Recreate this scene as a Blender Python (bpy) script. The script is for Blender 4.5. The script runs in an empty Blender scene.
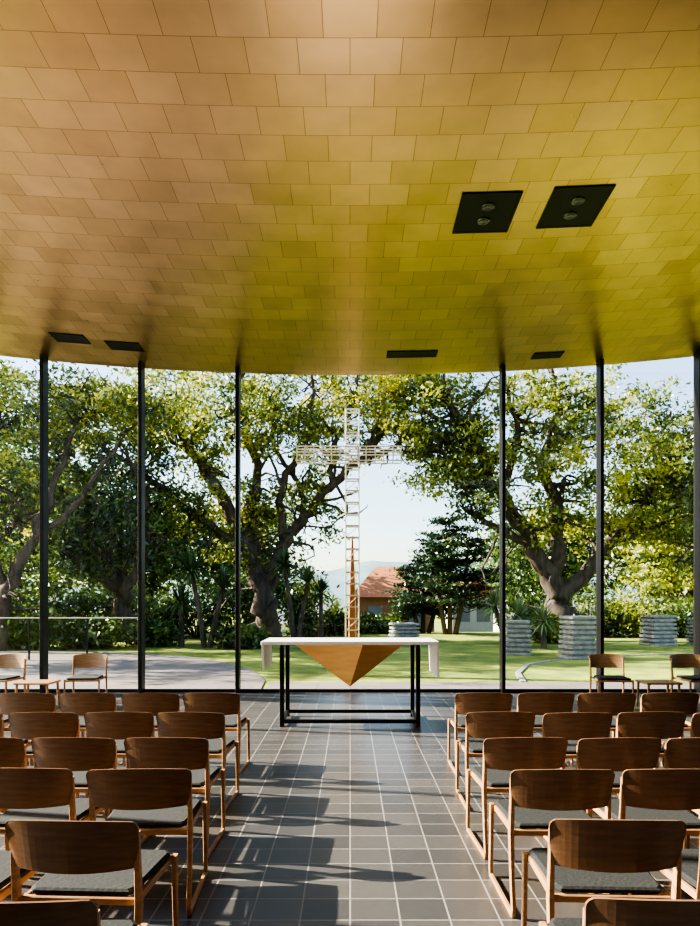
import bpy, math, random, bmesh
import numpy as np
from mathutils import Vector
random.seed(7); rng=np.random.default_rng(7)
S=bpy.context.scene; COL=S.collection
# ------------------------------------------------------------ helpers
def link(o): COL.objects.link(o); return o
def mesh_obj(name, verts, faces, mat=None, parent=None, smooth=False):
    me=bpy.data.meshes.new(name); me.from_pydata([tuple(v) for v in verts],[],faces); me.update()
    if smooth: me.polygons.foreach_set('use_smooth',[True]*len(me.polygons))
    if mat: me.materials.append(mat)
    o=bpy.data.objects.new(name,me); link(o)
    if parent: o.parent=parent
    return o
def empty(name,loc=(0,0,0),rz=0):
    o=bpy.data.objects.new(name,None); o.empty_display_size=.1; o.location=loc; o.rotation_euler=(0,0,rz); return link(o)
def top(o,label,cat,group=None,kind=None):
    o["label"]=label; o["category"]=cat
    if group: o["group"]=group
    if kind: o["kind"]=kind
    return o
def struct(o): o["kind"]="structure"; return o
class MB:
    def __init__(s): s.v=[]; s.f=[]
    def add(s,v,f):
        n=len(s.v); s.v+= [tuple(p) for p in v]; s.f+=[tuple(i+n for i in q) for q in f]
    def box(s,x0,x1,y0,y1,z0,z1,b=0.0):
        if b<=0:
            v=[(x,y,z) for z in(z0,z1) for y in(y0,y1) for x in(x0,x1)]
            f=[(0,2,3,1),(4,5,7,6),(0,1,5,4),(2,6,7,3),(0,4,6,2),(1,3,7,5)]
            s.add(v,f); return
        rings=[]
        for (z,i) in ((z0,b),(z0+b,0),(z1-b,0),(z1,b)):
            X0,X1,Y0,Y1=x0+i,x1-i,y0+i,y1-i
            rings.append([(X0+b,Y0,z),(X1-b,Y0,z),(X1,Y0+b,z),(X1,Y1-b,z),(X1-b,Y1,z),(X0+b,Y1,z),(X0,Y1-b,z),(X0,Y0+b,z)])
        v=[p for r in rings for p in r]; f=[tuple(range(7,-1,-1)),tuple(range(24,32))]
        for k in range(3):
            for j in range(8):
                a=k*8+j; c=k*8+(j+1)%8; f.append((a,c,c+8,a+8))
        s.add(v,f)
    def sweep(s,pts,rad,ref=(1,0,0),sides=8,square=False):
        P=[Vector(p) for p in pts]; n=len(P); ref=Vector(ref); base=len(s.v)
        for i,p in enumerate(P):
            t=(P[min(i+1,n-1)]-P[max(i-1,0)]).normalized()
            a=(ref-t*ref.dot(t))
            if a.length<1e-3: a=Vector((0,1,0))-t*t.y
            a.normalize(); b=t.cross(a)
            ra,rb=rad[i]
            if square:
                c=.72; prof=[(1,c),(c,1),(-c,1),(-1,c),(-1,-c),(-c,-1),(c,-1),(1,-c)]
            else: prof=[(math.cos(2*math.pi*k/sides),math.sin(2*math.pi*k/sides)) for k in range(sides)]
            for (u,w) in prof: s.v.append(tuple(p+a*u*ra+b*w*rb))
        m=len(prof)
        for i in range(n-1):
            for k in range(m):
                a=base+i*m+k; c=base+i*m+(k+1)%m; s.f.append((a,c,c+m,a+m))
        s.f.append(tuple(base+k for k in range(m-1,-1,-1))); s.f.append(tuple(base+(n-1)*m+k for k in range(m)))
    def obj(s,name,mat=None,parent=None,smooth=False): return mesh_obj(name,s.v,s.f,mat,parent,smooth)
# ------------------------------------------------------------ materials
def newmat(name):
    m=bpy.data.materials.new(name); m.use_nodes=True; nt=m.node_tree; b=nt.nodes['Principled BSDF']; return m,nt,b
def N(nt,t,**k):
    n=nt.nodes.new(t)
    for a,v in k.items(): setattr(n,a,v)
    return n
def simple(name,col,rough=.5,metal=0,noise=.15,scale=8,bump=0,stretch=None):
    m,nt,b=newmat(name); b.inputs['Roughness'].default_value=rough; b.inputs['Metallic'].default_value=metal
    tc=N(nt,'ShaderNodeTexCoord'); nz=N(nt,'ShaderNodeTexNoise'); nz.inputs['Scale'].default_value=scale; nz.inputs['Detail'].default_value=5
    if stretch:
        mp=N(nt,'ShaderNodeMapping'); mp.inputs['Scale'].default_value=stretch; nt.links.new(tc.outputs['Object'],mp.inputs[0]); nt.links.new(mp.outputs[0],nz.inputs[0])
    else: nt.links.new(tc.outputs['Object'],nz.inputs[0])
    cr=N(nt,'ShaderNodeValToRGB'); e=cr.color_ramp.elements
    e[0].position=.3; e[1].position=.7
    e[0].color=(*[c*(1-noise) for c in col],1); e[1].color=(*[min(1,c*(1+noise)) for c in col],1)
    nt.links.new(nz.outputs[0],cr.inputs[0]); nt.links.new(cr.outputs[0],b.inputs['Base Color'])
    if bump:
        bp=N(nt,'ShaderNodeBump'); bp.inputs['Strength'].default_value=bump; bp.inputs['Distance'].default_value=.02
        nt.links.new(nz.outputs[0],bp.inputs['Height']); nt.links.new(bp.outputs[0],b.inputs['Normal'])
    return m
def brick(nt,tc,w,h,off,mortar,c1,c2,cm):
    br=N(nt,'ShaderNodeTexBrick'); br.offset=off; br.offset_frequency=2; br.squash=1
    br.inputs['Scale'].default_value=1; br.inputs['Brick Width'].default_value=w; br.inputs['Row Height'].default_value=h
    br.inputs['Mortar Size'].default_value=mortar; br.inputs['Mortar Smooth'].default_value=.2; br.inputs['Bias'].default_value=0
    br.inputs['Color1'].default_value=(*c1,1); br.inputs['Color2'].default_value=(*c2,1); br.inputs['Mortar'].default_value=(*cm,1)
    nt.links.new(tc.outputs['Object'],br.inputs[0]); return br
def tiles(name,w,h,off,mortar,c1,c2,cm,rough,metal,bump,rvar=.1,nstr=.08,mixn=.35,tilt=0,nscale=14,detail=6):
    m,nt,b=newmat(name); tc=N(nt,'ShaderNodeTexCoord'); br=brick(nt,tc,w,h,off,mortar,c1,c2,cm)
    nz=N(nt,'ShaderNodeTexNoise'); nz.inputs['Scale'].default_value=nscale; nz.inputs['Detail'].default_value=detail; nt.links.new(tc.outputs['Object'],nz.inputs[0])
    mx=N(nt,'ShaderNodeMix',data_type='RGBA',blend_type='MULTIPLY'); mx.inputs[0].default_value=mixn
    nt.links.new(br.outputs['Color'],mx.inputs[6]); nt.links.new(nz.outputs[0],mx.inputs[7]); nt.links.new(mx.outputs[2],b.inputs['Base Color'])
    mr=N(nt,'ShaderNodeMapRange'); mr.inputs[3].default_value=rough-rvar; mr.inputs[4].default_value=rough+rvar
    nt.links.new(nz.outputs[0],mr.inputs[0]); nt.links.new(mr.outputs[0],b.inputs['Roughness'])
    b.inputs['Metallic'].default_value=metal
    bp=N(nt,'ShaderNodeBump',invert=True); bp.inputs['Strength'].default_value=bump; bp.inputs['Distance'].default_value=.01
    nt.links.new(br.outputs['Fac'],bp.inputs['Height'])
    if tilt:
        b2=brick(nt,tc,w,h,off,0,(0,0,0),(1,1,1),(.5,.5,.5))
        sb=N(nt,'ShaderNodeVectorMath',operation='SUBTRACT'); sb.inputs[1].default_value=(.5,.5,.5); nt.links.new(b2.outputs[0],sb.inputs[0])
        ml=N(nt,'ShaderNodeVectorMath',operation='MULTIPLY'); ml.inputs[1].default_value=(tilt*.6,tilt,0); nt.links.new(sb.outputs[0],ml.inputs[0])
        g=N(nt,'ShaderNodeNewGeometry'); ad=N(nt,'ShaderNodeVectorMath',operation='ADD'); nt.links.new(g.outputs['Normal'],ad.inputs[0]); nt.links.new(ml.outputs[0],ad.inputs[1])
        no=N(nt,'ShaderNodeVectorMath',operation='NORMALIZE'); nt.links.new(ad.outputs[0],no.inputs[0]); nt.links.new(no.outputs[0],bp.inputs['Normal'])
    if nstr>0:
        bp2=N(nt,'ShaderNodeBump'); bp2.inputs['Strength'].default_value=nstr; bp2.inputs['Distance'].default_value=.01
        nt.links.new(nz.outputs[0],bp2.inputs['Height']); nt.links.new(bp.outputs[0],bp2.inputs['Normal']); nt.links.new(bp2.outputs[0],b.inputs['Normal'])
    else: nt.links.new(bp.outputs[0],b.inputs['Normal'])
    return m
def leafmat(name,dark,mid,light,trans=.45):
    m,nt,b=newmat(name); nt.nodes.remove(b); out=nt.nodes['Material Output']
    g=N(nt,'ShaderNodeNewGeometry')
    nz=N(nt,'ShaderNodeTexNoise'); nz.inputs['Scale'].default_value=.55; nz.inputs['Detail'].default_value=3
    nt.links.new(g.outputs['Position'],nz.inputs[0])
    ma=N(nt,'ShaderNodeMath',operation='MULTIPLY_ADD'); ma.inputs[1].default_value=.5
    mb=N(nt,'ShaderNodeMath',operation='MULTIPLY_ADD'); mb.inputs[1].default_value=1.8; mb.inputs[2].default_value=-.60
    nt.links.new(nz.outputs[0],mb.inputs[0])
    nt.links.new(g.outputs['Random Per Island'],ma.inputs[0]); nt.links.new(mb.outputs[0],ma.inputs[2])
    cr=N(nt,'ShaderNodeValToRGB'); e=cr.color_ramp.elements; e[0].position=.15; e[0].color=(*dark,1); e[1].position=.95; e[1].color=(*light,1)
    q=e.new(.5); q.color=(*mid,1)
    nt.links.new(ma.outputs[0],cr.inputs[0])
    d=N(nt,'ShaderNodeBsdfDiffuse'); t=N(nt,'ShaderNodeBsdfTranslucent'); gl=N(nt,'ShaderNodeBsdfGlossy'); gl.inputs['Roughness'].default_value=.4
    gl.inputs['Color'].default_value=(.8,.85,.8,1)
    nt.links.new(cr.outputs[0],d.inputs[0]); nt.links.new(cr.outputs[0],t.inputs[0])
    m1=N(nt,'ShaderNodeMixShader'); m1.inputs[0].default_value=trans; nt.links.new(d.outputs[0],m1.inputs[1]); nt.links.new(t.outputs[0],m1.inputs[2])
    m2=N(nt,'ShaderNodeMixShader'); m2.inputs[0].default_value=.07; nt.links.new(m1.outputs[0],m2.inputs[1]); nt.links.new(gl.outputs[0],m2.inputs[2])
    nt.links.new(m2.outputs[0],out.inputs[0]); return m
def glassmat():
    m,nt,b=newmat('clear_glass'); nt.nodes.remove(b); out=nt.nodes['Material Output']
    t=N(nt,'ShaderNodeBsdfTransparent'); t.inputs[0].default_value=(.97,.98,.97,1)
    g=N(nt,'ShaderNodeBsdfGlossy'); g.inputs['Roughness'].default_value=0
    f=N(nt,'ShaderNodeFresnel'); f.inputs[0].default_value=1.3
    mm=N(nt,'ShaderNodeMath',operation='MULTIPLY'); mm.inputs[1].default_value=.4; nt.links.new(f.outputs[0],mm.inputs[0])
    x=N(nt,'ShaderNodeMixShader'); nt.links.new(mm.outputs[0],x.inputs[0]); nt.links.new(t.outputs[0],x.inputs[1]); nt.links.new(g.outputs[0],x.inputs[2])
    nt.links.new(x.outputs[0],out.inputs[0]); return m
GLASS=glassmat()
CEIL=tiles('brass_tiles',.40,.35,.5,.0022,(.92,.62,.35),(.83,.54,.29),(.28,.14,.06),.30,1,.2,.05,0,.25,.022,3,2)
FLOOR=tiles('grey_pavers',.25,.25,0,.005,(.10,.09,.08),(.058,.054,.051),(.30,.28,.26),.34,0,.5,.06,.04,.35,0,20,4)
PATIO=tiles('patio_pavers',.6,.6,0,.008,(.27,.225,.20),(.21,.18,.16),(.14,.13,.12),.7,0,.3,.05)  # paver colour darkened so the patio reads as shaded
BLACK=simple('black_steel',(.007,.007,.008),.45,.3,.1)
DARKTRIM=simple('dark_trim',(.010,.010,.011),.45,.3,.1)
OAK=simple('oak_wood',(.42,.24,.12),.36,0,.22,6,.05,(1.5,1.5,9))
OAKB=simple('oak_veneer',(.205,.115,.064),.25,0,.2,5,.02,(1.2,6,12))
OAKL=simple('light_oak_veneer',(.46,.29,.16),.3,0,.2,5,.02,(1.2,6,12))  # light oak, also standing in for light on the backrests by the glass
FABRIC=simple('charcoal_fabric',(.016,.019,.020),.9,0,.3,60,.2)
SLAB=simple('white_stone_top',(.80,.78,.74),.45,0,.04,5)
BRASS=simple('folded_brass',(1.0,.52,.20),.36,.6,.14,3,.02,(1,1,8))
CHAMP=simple('champagne_metal',(.78,.67,.52),.35,.4,.06,6)
BRONZE=simple('bronze_metal',(.36,.18,.08),.4,.5,.2,4)
BARK=simple('tree_bark',(.08,.06,.045),.9,0,.55,3,.8,(2,2,.6))
STONE=simple('grey_stone',(.27,.265,.25),.85,0,.3,7,.4)
ROOF=simple('terracotta_roof',(.50,.19,.08),.8,0,.2,4)
WALLW=simple('white_render',(.70,.67,.63),.8,0,.05,3)
WALLT=simple('ochre_render',(.42,.19,.10),.8,0,.1,3)
GREYROOF=simple('grey_roof',(.25,.26,.28),.6,0,.1,3)
PLASTER=simple('timber_lining',(.08,.048,.028),.6,0,.15,2,0,(8,8,.5))
REFL=simple('lamp_reflector',(.16,.16,.16),.25,1,.05)
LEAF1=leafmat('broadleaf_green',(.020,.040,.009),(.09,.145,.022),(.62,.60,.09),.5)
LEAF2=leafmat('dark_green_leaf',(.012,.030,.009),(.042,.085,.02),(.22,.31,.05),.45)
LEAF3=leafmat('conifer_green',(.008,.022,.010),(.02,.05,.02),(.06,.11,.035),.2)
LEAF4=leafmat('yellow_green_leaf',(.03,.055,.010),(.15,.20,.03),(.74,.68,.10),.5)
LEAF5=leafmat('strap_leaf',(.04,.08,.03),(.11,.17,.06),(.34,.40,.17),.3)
# ------------------------------------------------------------ room
SL=.034
def ceilz(x,y=12.17): return 5.58+.0089*x*x+SL*max(0,12.17-y)
X0,X1,Y0,Y1=-6.45,6.45,-3.0,12.17
nx=40
v=[];f=[]
for i in range(nx+1):
    x=X0-.05+(X1-X0+.1)*i/nx
    for y in (Y0-.1,Y1+.0,Y1+.22):
        for dz in (0,.25): v.append((x,y,ceilz(x,y)+dz))
for i in range(nx):
    for q in (0,2):
        a=i*6+q;b=a+6
        f+=[(a,a+2,b+2,b),(a+1,b+1,b+3,a+3)]
    a=i*6; b=a+6; f+=[(a+4,a+5,b+5,b+4),(a,b,b+1,a+1)]
for a in (0,nx*6): f+=[(a,a+1,a+3,a+2),(a+2,a+3,a+5,a+4)]
co=mesh_obj('ceiling',v,f,CEIL); struct(co)
bm=bmesh.new(); bm.from_mesh(co.data); bmesh.ops.recalc_face_normals(bm,faces=bm.faces); bm.to_mesh(co.data); bm.free()
b=MB(); b.box(X0,X1,Y0,Y1+.12,-.02,0); struct(b.obj('floor',FLOOR))
b=MB(); b.box(X0,X1,Y0-.1,Y0,0,6.05); struct(b.obj('wall_back',PLASTER))
b=MB(); b.box(X0-.05,X0+.05,Y0,2.2,0,6.25); struct(b.obj('wall_left_added',PLASTER))  # unseen solid stretch, added to keep daylight off the near chairs
b=MB(); b.box(X1-.05,X1+.05,Y0,10.6,0,5.98); struct(b.obj('wall_right_added',PLASTER))  # unseen solid wall, lengthened to darken the right side of the ceiling
mx=[-6.4,-5.30,-3.61,-1.94,2.64,4.33,6.03]
wn=1;tn=1
edges=mx+[6.42]
for a,c in zip(edges[:-1],edges[1:]):
    b=MB(); b.box(a+.03,c-.03,Y1-.01,Y1+.01,.05,5.55); struct(b.obj('window_%d'%wn,GLASS)); wn+=1
for x in mx:
    b=MB(); b.box(x-.032,x+.032,Y1-.16,Y1+.06,0,ceilz(x)-.003,.006); struct(b.obj('trim_%d'%tn,DARKTRIM)); tn+=1
b=MB(); b.box(X0,X1,Y1-.04,Y1+.05,0,.05); struct(b.obj('trim_%d'%tn,DARKTRIM)); tn+=1
for sx,ys0 in ((X0,2.2),(X1,10.6)):
    n=4 if ys0<3 else 1; st=(Y1-ys0)/n
    for k in range(n):
        ya=ys0+k*st; yb=ya+st; zt=ceilz(sx,yb)-.01
        b=MB(); b.box(sx-.01,sx+.01,ya+.03,yb-.03,.0,zt); struct(b.obj('window_%d'%wn,GLASS)); wn+=1
        b=MB(); b.box(sx-.06,sx+.06,ya-.03,ya+.03,0,ceilz(sx,ya+.03)-.01); struct(b.obj('trim_%d'%tn,DARKTRIM)); tn+=1
# ------------------------------------------------------------ downlights
def downlight(x,y,w,d,lab,n=2):
    e=empty('recessed_downlight',(x,y,ceilz(x,y))); e.rotation_euler=(-math.atan(SL),-math.atan(.0178*x),0)
    b=MB(); t=.03
    b.box(-w/2,w/2,-d/2,-d/2+t,-.012,.0); b.box(-w/2,w/2,d/2-t,d/2,-.012,0); b.box(-w/2,-w/2+t,-d/2,d/2,-.012,0); b.box(w/2-t,w/2,-d/2,d/2,-.012,0)
    b.obj('trim_frame',BLACK,e)
    b=MB(); b.box(-w/2+t,w/2-t,-d/2+t,d/2-t,-.009,-.004); b.obj('housing',BLACK,e)
    for i in range(n):
        yy=(i-.5)*d*.36
        b=MB(); R=.07; K=24
        prof=[(R,-.010),(R,-.02),(R*.82,-.02),(R*.55,-.012)]
        vs=[(r*math.cos(2*math.pi*k/K),yy+r*math.sin(2*math.pi*k/K),z) for r,z in prof for k in range(K)]
        fs=[(j*K+k,j*K+(k+1)%K,(j+1)*K+(k+1)%K,(j+1)*K+k) for j in range(3) for k in range(K)]+[tuple(3*K+k for k in range(K))]
        b.add(vs,fs); b.obj('lamp',REFL,e,True)
    top(e,lab,'ceiling light','recessed lights in the brass ceiling'); return e
downlight(1.46,7.52,.62,.73,'square black recessed twin spotlight in tiled brass ceiling')
downlight(2.39,7.47,.62,.73,'square black recessed twin spotlight in tiled brass ceiling')
downlight(-4.48,11.2,.55,.35,'narrow black recessed light near the glass wall',0)
downlight(-3.66,11.37,.55,.35,'narrow black recessed light near the glass wall',0)
downlight(1.01,11.42,.82,.26,'narrow black recessed light near the glass wall',0)
downlight(3.3,11.70,.5,.25,'narrow black recessed light near the glass wall',0)
# ------------------------------------------------------------ chairs
def build_chair():
    e=empty('wooden_chair')
    v=[];f=[];nu=24;nv=6;W=.262;H=.104;zc=.654;th=.011
    for s in (0,1):
        for i in range(nu+1):
            u=-1+2*i/nu; uu=math.sin(u*math.pi/2)
            cx=max(0,(abs(uu)*W-(W-.028))/.028); hz=(H-.010*uu*uu)-.028+.028*math.sqrt(max(0,1-cx*cx))
            for j in range(nv+1):
                t=-1+2*j/nv; z=zc+t*hz+.008*(1-uu*uu)*(1 if t>0 else .3)
                y=-.27-.018*t-(1-uu*uu)*.06+(.5-s)*th
                v.append((uu*W*(1-.020*(1-t)),y,z))
    m=(nu+1)*(nv+1)
    for i in range(nu):
        for j in range(nv):
            a=i*(nv+1)+j; f.append((a,a+1,a+nv+2,a+nv+1)); a+=m; f.append((a,a+nv+1,a+nv+2,a+1))
        for j in (0,nv):
            a=i*(nv+1)+j; c=a+nv+1; f.append((a,c,c+m,a+m) if j==0 else (a,a+m,c+m,c))
    for i in (0,nu):
        for j in range(nv):
            a=i*(nv+1)+j; f.append((a,a+m,a+m+1,a+1) if i==0 else (a,a+1,a+m+1,a+m))
    mesh_obj('backrest',v,f,OAKB,e)
    # seat tapering toward the back
    b=MB(); n=12
    ring=[]
    for (z,ins) in ((.425,.008),(.433,0),(.444,0),(.452,.010)):
        r=[]
        for (x,y) in ((-.195,-.21),(.195,-.21),(.215,-.18),(.232,.21),(.21,.248),(-.21,.248),(-.232,.21),(-.215,-.18)):
            r.append((x*(1-ins/.2),y*(1-ins/.2),z))
        ring+=r
    fs=[tuple(range(7,-1,-1)),tuple(range(24,32))]
    for k in range(3):
        for j in range(8): a=k*8+j; c=k*8+(j+1)%8; fs.append((a,c,c+8,a+8))
    b.add(ring,fs); b.obj('seat_cushion',FABRIC,e)
    b=MB(); b.box(-.235,.235,-.225,-.20,.395,.425,.004); b.box(-.235,.235,.23,.255,.395,.425,.004)
    b.box(-.235,-.215,-.2,.23,.395,.425,.003); b.box(.215,.235,-.2,.23,.395,.425,.003); b.obj('seat_frame',OAK,e)
    for s in (-1,1):
        x=s*.245
        b=MB(); b.sweep([(x,-.257,.70),(x,-.25,.56),(x,-.235,.42),(x,-.255,.2),(x,-.285,.05),(x,-.275,.016)],[(.010,.014),(.011,.017),(.013,.021),(.011,.017),(.011,.015),(.011,.012)],square=True); b.obj('leg',OAK,e)
        b=MB(); b.sweep([(x,.235,.43),(x,.245,.22),(x,.262,.05),(x,.25,.016)],[(.012,.019),(.011,.017),(.011,.015),(.011,.012)],square=True); b.obj('leg',OAK,e)
        b=MB(); b.box(x-.011,x+.011,-.28,.26,.0,.024,.004); b.obj('runner',OAK,e)
    return e
def dup(src,loc,rz):
    n=src.copy(); COL.objects.link(n); n.location=loc; n.rotation_euler=(0,0,rz)
    for c in [c for c in COL.objects if c.parent==src]:
        k=c.copy(); k.parent=n; COL.objects.link(k)
    return n
proto=build_chair(); used=False
def place_chair(x,y,rz,lab,grp):
    global used
    if not used: o=proto; o.location=(x,y,0); o.rotation_euler=(0,0,rz); used=True
    else: o=dup(proto,(x,y,0),rz)
    top(o,lab,'chair',grp); return o
rowsZ=[1.98,2.68,3.50,4.29,5.25,6.35]
xl=[-.98,-1.05,-1.075,-1.13,-1.18,-1.24]; xr=[.95,1.05,1.055,1.07,1.13,1.21]
for r,Z in enumerate(rowsZ):
    for side,xs in ((-1,xl),(1,xr)):
        for c in range(5):
            x=xs[r]+side*c*.57
            if abs(x)-.3>(Z+.6)*.5: break
            if r==0 and c>0: break
            place_chair(x+random.uniform(-.012,.012),Z+.31+random.uniform(-.02,.02),random.uniform(-.05,.05),
              'oak chair with curved back and charcoal seat pad facing altar','rows of chapel chairs')
for (x,y,a) in ((-3.98,10.55,.12),(-5.25,10.5,-.1),(3.92,10.5,-.1),(5.2,10.5,.1)):
    o=place_chair(x,y,math.pi+a,'light oak chair with curved back beside the glass wall','chairs by the glass wall')
    for c in COL.objects:
        if c.parent==o and c.name.startswith('backrest'):
            c.data=c.data.copy(); c.data.materials[0]=OAKL
def side_table(x,y):
    e=empty('side_table',(x,y,0))
    b=MB(); b.box(-.26,.26,-.22,.22,.37,.40,.006); b.obj('table_top',OAK,e)
    for sx in(-1,1):
        for sy in(-1,1):
            b=MB(); b.sweep([(sx*.22,sy*.18,.37),(sx*.235,sy*.195,0)],[(.016,.016),(.013,.013)],square=True); b.obj('leg',OAK,e)
    top(e,'small low oak side table beside a chair at the glass','side table','low side tables')
side_table(-4.62,10.35); side_table(4.56,10.35)
# ------------------------------------------------------------ altar
A=empty('altar_table',(0.0,9.25,0))
b=MB(); b.box(-1.12,1.12,-.45,.45,1.035,1.078,.004); b.obj('table_top',SLAB,A)
b=MB(); b.add([(-1.12,-.44,1.034),(-1.12,.44,1.034),(-1.09,.44,1.034),(-1.09,-.44,1.034),(-1.10,-.44,.72),(-1.10,.44,.72),(-1.075,.44,.72),(-1.075,-.44,.72)],[(0,1,2,3),(4,7,6,5),(0,4,5,1),(1,5,6,2),(2,6,7,3),(3,7,4,0)]); b.obj('end_panel',SLAB,A)
b=MB(); b.add([(1.09,-.44,1.034),(1.09,.44,1.034),(1.12,.44,1.034),(1.12,-.44,1.034),(1.10,-.44,.62),(1.10,.44,.62),(1.125,.44,.62),(1.125,-.44,.62)],[(0,1,2,3),(4,7,6,5),(0,4,5,1),(1,5,6,2),(2,6,7,3),(3,7,4,0)]); b.obj('end_panel',SLAB,A)
b=MB()
v=[(-.74,-.1,1.034),(.16,-.445,1.034),(.72,-.1,1.034),(.03,.445,1.034),(.0,-.12,.47)]
b.add(v,[(0,1,4),(1,2,4),(2,3,4),(3,0,4),(0,3,2,1)]); b.obj('folded_brass_pendant',BRASS,A)
for sx in(-1,1):
    for sy in(-1,1):
        b=MB(); b.box(sx*.86-.027,sx*.86+.027,sy*.40-.027,sy*.40+.027,0.0,1.0,.003); b.obj('leg',BLACK,A)
b=MB()
for sy in(-1,1): b.box(-.833,.833,sy*.4-.02,sy*.4+.02,.045,.09)
for sx in(-1,1): b.box(sx*.86-.02,sx*.86+.02,-.373,.373,.045,.09)
b.obj('bottom_rail',BLACK,A)
b=MB()
for sx in(-1,1): b.box(sx*.86-.02,sx*.86+.02,-.42,.42,1.0,1.034)
b.box(-.84,.84,.30,.34,1.0,1.034)
b.obj('top_rail',BLACK,A)
top(A,'white-topped altar table with black steel frame and folded brass underside','altar')
# ------------------------------------------------------------ cross outside
C=empty('lattice_cross',(.05,15.0,-.03))
def truss(p0,p1,half,mat,name,step,axis):
    b=MB(); L=(Vector(p1)-Vector(p0)).length; n=int(L/step)
    r=.014
    if axis=='z':
        for sx in(-1,1):
            for sy in(-1,1): b.sweep([(p0[0]+sx*half,p0[1]+sy*half,p0[2]),(p1[0]+sx*half,p1[1]+sy*half,p1[2])],[(r,r),(r,r)],square=True)
        for i in range(n+1):
            z=p0[2]+(p1[2]-p0[2])*i/n
            for sy in(-1,1): b.box(p0[0]-half,p0[0]+half,p0[1]+sy*half-.012,p0[1]+sy*half+.012,z-.014,z+.014)
            for sx in(-1,1): b.box(p0[0]+sx*half-.010,p0[0]+sx*half+.010,p0[1]-half,p0[1]+half,z-.010,z+.010)
            if i<n and i%2==0:
                for sy in(-1,): b.sweep([(p0[0]-half,p0[1]+sy*half,z),(p0[0]+half,p0[1]+sy*half,z+L/n)],[(.008,.008),(.008,.008)],ref=(0,1,0))
    else:
        for sz in(-1,.2,1):
            for sy in(-1,1): b.sweep([(p0[0],p0[1]+sy*half,p0[2]+sz*half),(p1[0],p1[1]+sy*half,p1[2]+sz*half)],[(.012,.013),(.012,.013)],ref=(0,0,1),square=True)
        for i in range(n+1):
            x=p0[0]+(p1[0]-p0[0])*i/n
            sy=-1 if i%2 else 1
            b.box(x-.012,x+.012,p0[1]+sy*half-.010,p0[1]+sy*half+.010,p0[2]-half,p0[2]+half)
            for sz in(-1,1): b.box(x-.008,x+.008,p0[1]-half,p0[1]+half,p0[2]+sz*half-.008,p0[2]+sz*half+.008)
    return b.obj(name,mat,C)
truss((0,0,0),(0,0,5.68),.14,CHAMP,'upright_frame',.24,'z')
truss((-1.2,0,4.74),(1.05,0,4.74),.15,CHAMP,'crossbar_frame',.18,'x')
b=MB(); b.sweep([(0,0,0),(0,0,1.2),(0,0,2.1),(0,0,3.0)],[(.085,.085),(.088,.088),(.06,.06),(.015,.015)],square=True); b.obj('spine',BRONZE,C)
top(C,'tall pale metal lattice cross with bronze core, standing outside the glass','cross')
# ------------------------------------------------------------ exterior ground
def grassmat():
    m,nt,b=newmat('lawn_grass'); tc=N(nt,'ShaderNodeTexCoord')
    n1=N(nt,'ShaderNodeTexNoise'); n1.inputs['Scale'].default_value=.5; n1.inputs['Detail'].default_value=9; n1.inputs['Roughness'].default_value=.7
    nt.links.new(tc.outputs['Object'],n1.inputs[0])
    cr=N(nt,'ShaderNodeValToRGB'); e=cr.color_ramp.elements; e[0].position=.38; e[0].color=(.10,.15,.02,1); e[1].position=.66; e[1].color=(.40,.44,.06,1)  # grass tones, contrast widened to paint in sun patches and shadow
    nt.links.new(n1.outputs[0],cr.inputs[0]); nt.links.new(cr.outputs[0],b.inputs['Base Color']); b.inputs['Roughness'].default_value=.9
    n2=N(nt,'ShaderNodeTexNoise'); n2.inputs['Scale'].default_value=30; nt.links.new(tc.outputs['Object'],n2.inputs[0])
    bp=N(nt,'ShaderNodeBump'); bp.inputs['Strength'].default_value=.6; bp.inputs['Distance'].default_value=.05; nt.links.new(n2.outputs[0],bp.inputs['Height']); nt.links.new(bp.outputs[0],b.inputs['Normal'])
    return m
GRASS=grassmat()
xs=np.concatenate([np.linspace(-300,-40,12),np.linspace(-36,36,40),np.linspace(40,300,12)]); ys=np.concatenate([np.linspace(-40,30,20),np.linspace(33,90,30),np.linspace(110,470,12)])
def gz(x,y):
    if y<34: return -.03
    t=min(1,(y-34)/50); return -.03-5*t*t*(3-2*t)
v=[(x,y,gz(x,y)) for y in ys for x in xs]; n=len(xs)
f=[(j*n+i,j*n+i+1,(j+1)*n+i+1,(j+1)*n+i) for j in range(len(ys)-1) for i in range(n-1)]
top(mesh_obj('lawn',v,f,GRASS,None,True),'sunlit green lawn outside the glass wall','lawn',kind='stuff')
out=[(-30,12.4),(-1.6,12.4),(-1.7,14),(-2.2,16),(-3.4,18.4),(-5.0,20.4),(-7.2,21.6),(-10,22),(-30,22)]
nn=len(out); v=[(x,y,-.028) for x,y in out]+[(x,y,-.008) for x,y in out]
f=[tuple(range(nn,2*nn)),tuple(range(nn-1,-1,-1))]+[(i,(i+1)%nn,(i+1)%nn+nn,i+nn) for i in range(nn)]
top(mesh_obj('patio_paving',v,f,PATIO),'pale grey paved patio with curved edge beside lawn','patio')
b=MB(); b.box(-1.55,9,12.35,13.7,-.028,-.008); top(b.obj('garden_path',PATIO),'grey paved strip along the glass wall','path')
v=[];f=[]
pth=[(3.4,13.8),(3.7,15.5),(4.4,17.5),(5.4,18.8),(8,20.4),(12,21.6)]
for (x,y) in pth: v+=[(x-.04,y,-.03),(x+.06,y-.06,-.03),(x+.06,y-.06,.0),(x-.04,y,.0)]
for i in range(len(pth)-1):
    for k in range(4): f.append((i*4+k,i*4+(k+1)%4,i*4+4+(k+1)%4,i*4+4+k))
top(mesh_obj('garden_edging',v,f,STONE),'low curved stone edging across the lawn','edging')
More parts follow.
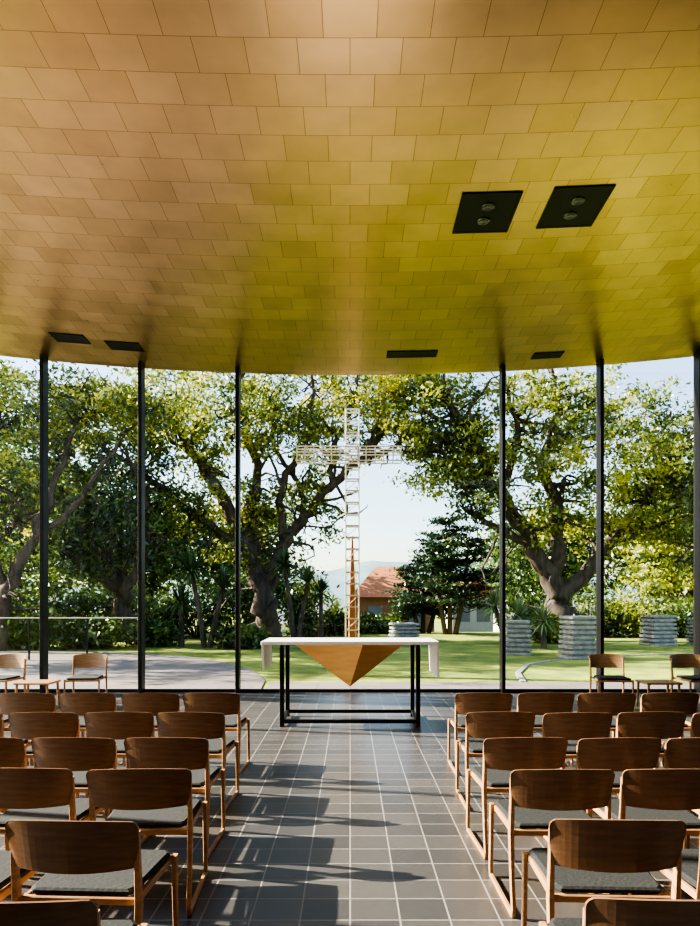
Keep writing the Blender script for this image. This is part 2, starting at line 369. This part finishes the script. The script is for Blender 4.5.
# ------------------------------------------------------------ foliage
def leaf_mesh(name,centers,size,mat,parent,flat=.5,long=1.0):
    n=len(centers)
    nrm=rng.normal(size=(n,3)); nrm[:,2]+=flat; nrm/=np.linalg.norm(nrm,axis=1)[:,None]
    a=np.cross(nrm,rng.normal(size=(n,3))); a/=np.linalg.norm(a,axis=1)[:,None]; c=np.cross(nrm,a)
    s=size*rng.uniform(.6,1.3,(n,1)); 
    V=np.stack([centers-a*s*long,centers+c*s*.45,centers+a*s*long,centers-c*s*.45],1).reshape(-1,3).astype(np.float32)
    me=bpy.data.meshes.new(name); me.vertices.add(4*n); me.vertices.foreach_set('co',V.ravel())
    me.loops.add(4*n); me.loops.foreach_set('vertex_index',np.arange(4*n,dtype=np.int32))
    me.polygons.add(n); me.polygons.foreach_set('loop_start',np.arange(0,4*n,4,dtype=np.int32))
    me.update(calc_edges=True); me.materials.append(mat)
    o=bpy.data.objects.new(name,me); link(o); o.parent=parent; o["kind"]="stuff"; return o
def cr_path(P,k=5):
    P=[np.array(p,float) for p in P]; out=[]
    for i in range(len(P)-1):
        p0=P[max(i-1,0)];p1=P[i];p2=P[i+1];p3=P[min(i+2,len(P)-1)]
        for j in range(k):
            t=j/k; out.append(.5*((2*p1)+(-p0+p2)*t+(2*p0-5*p1+4*p2-p3)*t*t+(-p0+3*p1-3*p2+p3)*t**3))
    out.append(P[-1]); return out
def make_tree(label,base,limbs,blobs,leafmat_,leaf=.10,per=180,rc=.6,name='broadleaf_tree',grp=None,thin=.9,twigs=0):
    e=empty(name,base); B=np.array(base)
    m=MB(); nodes=[]
    for L in limbs:
        pts=cr_path([ (p[0]-B[0],p[1]-B[1],p[2]-B[2],p[3]*thin) for p in L],5)
        for i,q in enumerate(pts):
            if i: q[:3]+=rng.normal(size=3)*min(.12,.04+q[3]*.2)
        m.sweep([tuple(q[:3]) for q in pts],[(q[3],q[3]) for q in pts],sides=9)
        nodes+= [q for q in pts[4:]]
    nodes=np.array(nodes)
    leaves=[]
    def branch(p0,c,r0):
        mid=(p0+c)/2+rng.normal(size=3)*.35
        pts=cr_path([np.append(p0,r0),np.append(mid,r0*.6),np.append(c,.018)],4)
        for q in pts[1:-1]: q[:3]+=rng.normal(size=3)*.05
        m.sweep([tuple(z[:3]) for z in pts],[(max(z[3],.014),)*2 for z in pts],sides=5)
    for _ in range(twigs):
        q=nodes[rng.integers(len(nodes))]; dd=rng.normal(size=3); dd[1]*=.5; dd[2]+=.3; dd/=np.linalg.norm(dd)
        branch(q[:3],q[:3]+dd*rng.uniform(1.0,2.4),min(q[3]*.5,.07))
    for (cx,cy,cz,rx,ry,rz,k) in blobs:
        for _ in range(k):
            d=rng.normal(size=3); d/=np.linalg.norm(d); r=rng.uniform(0.05,1)**(1/2.4)
            c=np.array([cx-B[0]+d[0]*rx*r,cy-B[1]+d[1]*ry*r,cz-B[2]+d[2]*rz*r])
            w=np.linalg.norm(nodes[:,:3]-c,axis=1)+np.maximum(0,nodes[:,2]-c[2])*.8
            q=nodes[np.argmin(w)]; branch(q[:3],c,min(q[3]*.6,.09))
            for s in range(3):
                cc=c+rng.normal(size=3)*rc*.8
                g=rng.normal(size=(per//3,3))*np.array([rc*.46,rc*.46,rc*.24])
                leaves.append(cc+g)
    m.obj('trunk',BARK,e,True)
    leaf_mesh('foliage',np.concatenate(leaves),leaf,leafmat_,e)
    top(e,label,'tree',grp); return e
make_tree('large spreading tree with twisting limbs arching over lawn',(-3.2,28,-.03),
 [[(-3.2,28,-.03,.62),(-3.3,28,1,.5),(-3.5,28,2.2,.42),(-4.1,28,3.8,.34),(-5,27.5,5.6,.26),(-6.5,27,8,.18),(-8,26.5,9.5,.08)],
  [(-3.3,28,1,.4),(-3.2,28,2.4,.34),(-2.6,28,3.8,.28),(-1.8,28,4.9,.24),(-.8,27.5,6,.2),(.5,27,7.1,.17),(1.3,27,8.5,.13),(1.2,27,10.4,.06)],
  [(-3.5,28,2.2,.36),(-4.1,28,4.4,.26),(-3.6,28,6.6,.2),(-4.3,27,9,.14),(-4,27,10.8,.06)],
  [(-2.6,28,3.8,.2),(-2.7,27.6,6,.17),(-1.6,27.5,8.2,.12),(-1.5,27,10.4,.06)],
  [(-.8,27.5,6,.14),(-.6,27,7.6,.11),(.1,26.8,8.8,.08),(.2,26.6,10.2,.04)],
  [(.5,27,7.1,.12),(1.6,26.8,7.4,.09),(2.7,26.6,8.3,.06),(3.4,26.4,8.4,.03)],
  [(-1.8,28,4.9,.15),(-2.0,28,6.2,.12),(-3.0,27.8,7.6,.09),(-3.1,27.6,9.6,.05)],
  [(-4.1,28,3.8,.24),(-6,27.6,4.8,.18),(-8,27,6.6,.12),(-9.5,27,7.5,.06)]],
 [(-6,27,8.4,3.4,3,2.3,48),(-2.4,27.5,9.3,2.2,2.2,1.6,22),(.9,27,10.2,2.6,2,1.2,26),(-.4,27,8.1,1.7,1.6,1.0,10),(1.9,26.8,8.0,1.5,1.4,.8,12),(-5.6,28,4.8,2.2,2,1.4,22),(-1.5,28.1,6.0,1.0,1.5,1.4,9),(-3.4,29,5.2,1.2,1.5,1.6,10)],LEAF4,twigs=80)
make_tree('dense dark-leaved tree behind the patio',(-8.2,26,-.03),
 [[(-8.2,26,-.03,.42),(-8.4,26,1.4,.34),(-9,26,3.2,.26),(-10,26,5.5,.18),(-10.6,26,8,.08)],
  [(-8.4,26,1.4,.25),(-7.6,25.6,3,.2),(-7.4,25.4,5,.14),(-8,25,7,.06)],
  [(-8.6,26,2,.22),(-10.4,25.6,3.2,.18),(-12.4,25.5,4.6,.1)]],
 [(-10.5,26,6.5,3.2,3,3.4,84),(-8,26,5.2,1.9,2,2.6,36),(-11,25.5,3.5,3,2,1.4,34)],LEAF2)
make_tree('leafy tree with yellow-green crown beside the patio',(-11.2,22.5,-.03),
 [[(-11.2,22.5,-.03,.3),(-11,22.5,1.8,.24),(-10.2,22.5,3.6,.18),(-9.4,22.5,5.6,.12),(-8.6,22.5,8,.06)],
  [(-11,22.5,1.8,.2),(-11.5,22.3,4,.15),(-11,22,7,.06)],[(-10.2,22.5,3.6,.12),(-8.6,22.3,4.8,.09),(-7.2,22,6.6,.05),(-6,22,7.8,.03)]],
 [(-9.4,22.5,7.6,2.6,2.0,1.3,32),(-11.4,22.5,4.6,1.6,2,1.8,20),(-6.2,22,8.0,1.5,1.4,.8,12)],LEAF4,leaf=.09,twigs=20)
make_tree('old spreading tree with leaning trunk on the lawn',(8.8,28,-.03),
 [[(8.8,28,-.03,.68),(8.5,28,1,.55),(8.1,28,2.4,.48),(7.0,27.6,3.9,.34),(5.7,27,5.8,.28),(4.5,26.5,8,.2),(3.0,26,9.6,.12),(1.8,26,10.4,.06)],
  [(8.1,28,2.4,.36),(8.3,27.6,4.6,.28),(7.5,27,7,.2),(8,27,9,.13),(7.6,27,10.8,.06)],
  [(8.4,28,1.6,.4),(9.8,28,3.2,.32),(11.2,27.7,5,.24),(12.6,27.4,7,.16),(13.6,27,8.4,.07)],
  [(5.7,27,5.8,.18),(6.4,26.6,7.6,.14),(5.8,26.4,9.8,.07)],
  [(5.7,27,5.8,.15),(4.4,26.8,6.3,.12),(3.4,26.6,7.2,.08),(2.3,26.5,7.6,.04)],
  [(4.5,26.5,8,.13),(3.2,26.2,8.4,.10),(2.0,26,9.2,.07),(1.0,26,9.4,.03)],
  [(7.0,27.6,3.9,.2),(5.6,27.4,4.5,.14),(4.4,27.2,5.2,.07)]],
 [(7.6,26.6,8.0,3.3,2.6,2.2,58),(12,27,6.6,2.6,3,2.4,44),(9.4,27.5,4.8,3.0,2,1.2,24),(3.0,26.5,9.8,2.0,2,1.2,24),(4.0,27,7.0,1.7,1.6,1.3,26),(4.8,27,5.4,1.2,1.3,.9,10)],LEAF4,twigs=70)
make_tree('leafy tree with rounded crown beside the lawn',(15,27,-.03),
 [[(15,27,-.03,.3),(14.8,27,1.8,.24),(14,27,3.6,.17),(13.6,27,6,.08)],[(14.8,27,1.8,.2),(15.8,26.6,4,.14),(15.6,26.4,6.4,.06)]],
 [(14,27,5.0,2.6,2.4,2.4,60)],LEAF1)
make_tree('out-of-view tree added to cast dappled shade on the lawn',(-15.5,18.5,-.03),  # stands out of view, added for its shadow on the lawn
 [[(-15.5,18.5,-.03,.35),(-15.3,18.5,2,.28),(-14.5,18.5,4.5,.2),(-14.5,18.4,8,.08)],[(-15.3,18.5,2,.2),(-16.5,18.3,5,.15),(-16.5,18,7.5,.06)]],
 [(-15,18.6,6.8,3,2.4,2.8,46)],LEAF1)
make_tree('tall leafy tree added off to the side to shade the lawn',(-15.5,22.5,-.03),  # extra side tree, added for more shade on the lawn
 [[(-15.5,22.5,-.03,.35),(-15.3,22.5,3,.28),(-15,22.5,6.5,.2),(-15,22.4,10,.08)],[(-15.3,22.5,3,.2),(-14,22.3,7,.15),(-13.5,22,10,.06)]],
 [(-14.6,22.4,9.6,3.2,2.2,2.4,55)],LEAF1)
for (x,y,h,w,lm) in ((-18,36,10,5,LEAF2),(-11,38,8,5,LEAF2),(-5.5,40,7,3.6,LEAF2),(13,42,8,4.5,LEAF2),(20,40,11,5,LEAF2),(-15,46,9,6,LEAF2),(17,36,5.5,4,LEAF4),(-24,32,11,5,LEAF1),(12,50,7.5,2.4,LEAF2)):
    g0=gz(x,y)
    make_tree('distant green tree behind the garden',(x,y,g0),[[(x,y,g0,.3),(x+.2,y,g0+h*.4,.2),(x,y,g0+h*.85,.06)]],
      [(x,y,g0+h*.58,w*.8,w*.7,h*.4,60)],lm,leaf=.17,per=160,rc=1.0,grp='distant trees')
def conifer(x,y,h,w,label,NL=9):
    g=gz(x,y)+.0; e=empty('conifer_tree',(x,y,g)); m=MB(); L=[]
    for tx in(-.7,.0,.9):
        hm=h*(1 if tx==0 else .84)
        m.sweep([(tx*.3,0,0),(tx*.8,0,h*.4),(tx,0,hm*.97)],[(.13,.13),(.09,.09),(.02,.02)],sides=7)
        for k in range(NL):
            z0=hm*(.29+.67*k/(NL-1)); rr=w*(1.06-z0/h)**.62
            for q in range(6):
                a=rng.uniform(0,6.28); z=z0+rng.normal()*.12; r2=rr*rng.uniform(.4,1.15)
                p=np.array([tx+math.cos(a)*r2,math.sin(a)*r2,z+r2*.12])
                m.sweep([(tx,0,z-.15),tuple((p+np.array([tx,0,z-.1]))/2),tuple(p)],[(.03,.03),(.022,.022),(.008,.008)],sides=4)
                for s in range(3):
                    t=.5+.5*s/2; c=np.array([tx,0,z])*(1-t)+p*t
                    L.append(c+rng.normal(size=(36,3))*np.array([.27,.27,.04]))
    m.obj('trunk',BARK,e,True); leaf_mesh('foliage',np.concatenate(L),.09,LEAF3,e,flat=1.6)
    top(e,label,'tree')
conifer(4.7,33,5.6,2.4,'dark layered conifer standing on the lawn')
conifer(3.6,34.5,3.8,.9,'smaller dark conifer beside the larger one',7)
def bush(x,y,w,h,lm,label,n=22):
    g=gz(x,y); e=empty('garden_shrub',(x,y,g)); m=MB(); L=[]
    for k in range(n):
        d=rng.normal(size=3); d/=np.linalg.norm(d); p=np.array([d[0]*w*.8,d[1]*w*.5,h*.5+d[2]*h*.38])
        m.sweep([(d[0]*.1,d[1]*.1,0),(p[0]*.6,p[1]*.6,p[2]*.6),tuple(p)],[(.03,.03),(.02,.02),(.01,.01)],sides=4)
        L.append(p+rng.normal(size=(150,3))*np.array([w*.22,w*.2,h*.14]))
    m.obj('stem',BARK,e); P=np.concatenate(L); P[:,2]=np.abs(P[:,2]); leaf_mesh('foliage',P,.10,lm,e)
    top(e,label,'shrub','garden shrubs')
for (x,y,w,h,lm) in ((-14,30,2,2.2,LEAF2),(-11.5,30,1.8,1.9,LEAF2),(-9,30.5,2,2.4,LEAF2),(-6.6,30,1.6,2.2,LEAF2),(-5,31,1.4,2.6,LEAF2),(-1.7,31,1.2,2.2,LEAF1),(-.5,32,.7,1.2,LEAF2),
    (8.9,32,1.0,1.3,LEAF2),(10.8,31,1.4,1.5,LEAF1),(12.8,31,1.6,1.6,LEAF1),(15,31,1.8,1.5,LEAF2),(17,30,1.8,1.8,LEAF2),(1.2,34,1.1,.9,LEAF2),(7.6,26.5,.7,.9,LEAF4),(-10.5,23.4,1.4,1.3,LEAF2),(-8.6,23.5,1.2,1.0,LEAF2),(-12.5,24,1.8,2.2,LEAF2),(-6.9,24.5,.9,.8,LEAF2),(-3.6,23.5,.8,.7,LEAF2)):
    bush(x,y,w,h,lm,'rounded leafy green shrub along the garden border')
def spiky(x,y,h,R,label,heads=1,n=130):
    e=empty('cabbage_palm' if h>.3 else 'agave_plant',(x,y,-.03)); 
    m=MB(); lf=MB()
    for k in range(heads):
        ox=(k-(heads-1)/2)*R*1.1; hh=h*(1-.22*(k%2)); 
        m.sweep([(ox*.15,0,0),(ox*.5,.1*k,hh*.5),(ox,.1*k,hh+.05)],[(.11,.11),(.085,.085),(.07,.07)],sides=8)
        for i in range(n):
            a=rng.uniform(0,6.283); el=rng.uniform(-.5 if h>.3 else .15,1.45); d=np.array([math.cos(a)*math.cos(el),math.sin(a)*math.cos(el),math.sin(el)])
            s=np.array([-math.sin(a),math.cos(a),0])*.028*(1 if h>.3 else 1.6); l=R*rng.uniform(.8,1.1); o=np.array([ox,.1*k,max(hh,.02)])
            mid=o+d*l*.55; tip=o+d*l-np.array([0,0,l*.22*math.cos(el)])
            lf.add([o-s*.5,o+s*.5,mid+s,mid-s,tip],[(0,1,2,3),(3,2,4)])
    m.obj('stem',BARK,e); o=lf.obj('leaf_crown',LEAF5,e); o["kind"]="stuff"
    top(e,label,'palm' if h>.3 else 'agave')
spiky(-4.9,24,2.6,1.0,'tall cabbage palm with spiky leaf heads by the patio',2)
spiky(-5.9,24.5,1.5,.9,'cabbage palm with a spiky leaf head by the patio',1)
spiky(-2.0,26,2.9,.8,'slender cabbage palm with two spiky heads',2)
spiky(-1.1,26.5,1.9,.7,'slender cabbage palm with a spiky head',1)
spiky(5.5,24.5,1.4,.8,'spiky cabbage palm on the lawn near stone stacks',2)
spiky(6.5,23.5,.9,.8,'low spiky palm near the stone stacks',1)
spiky(6.2,25,.1,.9,'grey-green agave near the stone stacks',1,60)
# ------------------------------------------------------------ stone stacks
def stack(x,y,w,h,n=8):
    e=MB()
    t=h/n
    for i in range(n):
        j=random.uniform(-.02,.02); k=w/2*(1-.012*i+random.uniform(-.02,.02))
        e.box(-k+j,k+j,-k,k,i*t,i*t+t*.60,.012)
        if i<n-1: e.box(-k*.80,k*.80,-k*.80,k*.80,i*t+t*.60,(i+1)*t)
    o=e.obj('stone_stack',STONE); o.location=(x,y,-.03); o.rotation_euler=(0,0,random.uniform(-.2,.2))
    top(o,'square stack of pale grey stone slabs standing on lawn','stone sculpture','stacked stone blocks')
stack(4.98,20.8,.76,1.08); stack(6.4,19.6,.84,1.24,9); stack(11.1,25.2,.95,1.15); stack(2.2,28.5,1.05,.75,5); stack(12.9,25.5,.9,1.0)
F=empty('glass_balustrade',(-7.4,18.8,-.01))
b=MB(); b.box(-2.8,1.9,-.006,.006,.08,1.12); b.obj('glass_panel',GLASS,F)
b=MB(); b.box(-2.8,1.9,-.018,.018,1.12,1.145); b.obj('handrail',CHAMP,F)
for x in(-2.78,-1.22,.34,1.88):
    b=MB(); b.box(x-.02,x+.02,-.02,.02,0,1.12); b.obj('post',BLACK,F)
top(F,'low glass balustrade with pale handrail on the patio','balustrade')
b=MB()
for i in range(60): b.box(9.5+i*.16,9.5+i*.16+.09,33.2,33.23,-.03,1.3)
b.box(9.5,19.1,33.23,33.27,.3,.38); b.box(9.5,19.1,33.23,33.27,1.0,1.08); top(b.obj('picket_fence',WALLW),'white picket fence behind the shrubs','fence')
def house(x,y,w,d,zb,eave,ridge,rm,label,gable=False,wm=WALLW):
    e=empty('house',(x,y,zb)); b=MB(); b.box(-w/2,w/2,-d/2,d/2,0,eave); b.obj('wall',wm,e)
    o=.35; r=0 if gable else w*.28
    b=MB()
    if gable:
        v=[(-w/2-o,-d/2-o,eave),(w/2+o,-d/2-o,eave),(w/2+o,d/2+o,eave),(-w/2-o,d/2+o,eave),(0,-d/2-o,ridge),(0,d/2+o,ridge)]
        b.add(v,[(0,4,5,3),(1,2,5,4),(0,1,4),(2,3,5),(0,3,2,1)])
    else:
        v=[(-w/2-o,-d/2-o,eave),(w/2+o,-d/2-o,eave),(w/2+o,d/2+o,eave),(-w/2-o,d/2+o,eave),(-w/2+r,0,ridge),(w/2-r,0,ridge)]
        b.add(v,[(0,1,5,4),(1,2,5),(2,3,4,5),(3,0,4),(0,3,2,1)])
    b.obj('roof',rm,e)
    for k in(-1,1):
        b=MB(); b.box(k*w*.25-.4,k*w*.25+.4,-d/2-.03,-d/2,eave-1.6,eave-.5); b.obj('window_pane',GREYROOF,e)
    top(e,label,'house','houses beyond the garden')
house(2.5,41,4.4,4,gz(0,41)-.05,2.1,3.9,ROOF,'red-brown house with hip roof beyond trees',False,WALLT)
house(7.4,44,2.4,4,gz(0,44)-.05,2.5,3.7,ROOF,'white house with gabled terracotta roof beyond lawn',True)
house(-3.5,62,7,6,-4,3.6,5.6,GREYROOF,'white house with grey roof beyond trees')
house(16,56,9,6,-3.4,3.6,5.6,GREYROOF,'white house with grey hip roof behind the fence')
HILL=simple('hazy_hill',(.13,.20,.21),1,0,.25,.02)  # distance haze is mixed into the hill colour
xs=np.linspace(-700,700,90); ys=np.linspace(480,950,14); v=[]
for j,y in enumerate(ys):
    for x in xs:
        t=math.sin(math.pi*j/13); v.append((x,y,-8+t*(34+10*math.sin(x*.011+1)+6*math.sin(x*.027+j)+2*math.sin(x*.08))))
n=len(xs); f=[(j*n+i,j*n+i+1,(j+1)*n+i+1,(j+1)*n+i) for j in range(13) for i in range(n-1)]
top(mesh_obj('distant_hill',v,f,HILL,None,True),'hazy blue-green hills on the horizon','hill')
# ------------------------------------------------------------ light, sky, camera
az=Vector((-1,.20,0)).normalized(); el=math.radians(29)
d=Vector((az.x*math.cos(el),az.y*math.cos(el),math.sin(el)))
l=bpy.data.lights.new('sun','SUN'); l.energy=13.5; l.angle=.009; l.color=(1,.90,.76); so=link(bpy.data.objects.new('sun',l)); so.rotation_euler=d.to_track_quat('Z','Y').to_euler(); so.location=(-20,10,20)
w=bpy.data.worlds.new('World'); S.world=w; w.use_nodes=True; nt=w.node_tree; bg=nt.nodes['Background']
sky=nt.nodes.new('ShaderNodeTexSky'); sky.sky_type='NISHITA'; sky.sun_disc=False; sky.sun_elevation=el; sky.sun_rotation=math.atan2(d.x,d.y); sky.air_density=1.0; sky.dust_density=1.2
nt.links.new(sky.outputs[0],bg.inputs[0]); bg.inputs[1].default_value=.27
cam=bpy.data.cameras.new('camera'); cam.sensor_fit='HORIZONTAL'; cam.sensor_width=24; cam.lens=24; cam.shift_y=137/700; cam.clip_end=3000; cam.clip_start=.05
co=link(bpy.data.objects.new('camera',cam)); co.location=(0,0,1.6); co.rotation_euler=(math.pi/2,0,0); S.camera=co
S.view_settings.view_transform='AgX'; S.view_settings.look='AgX - High Contrast'; S.view_settings.exposure=.95
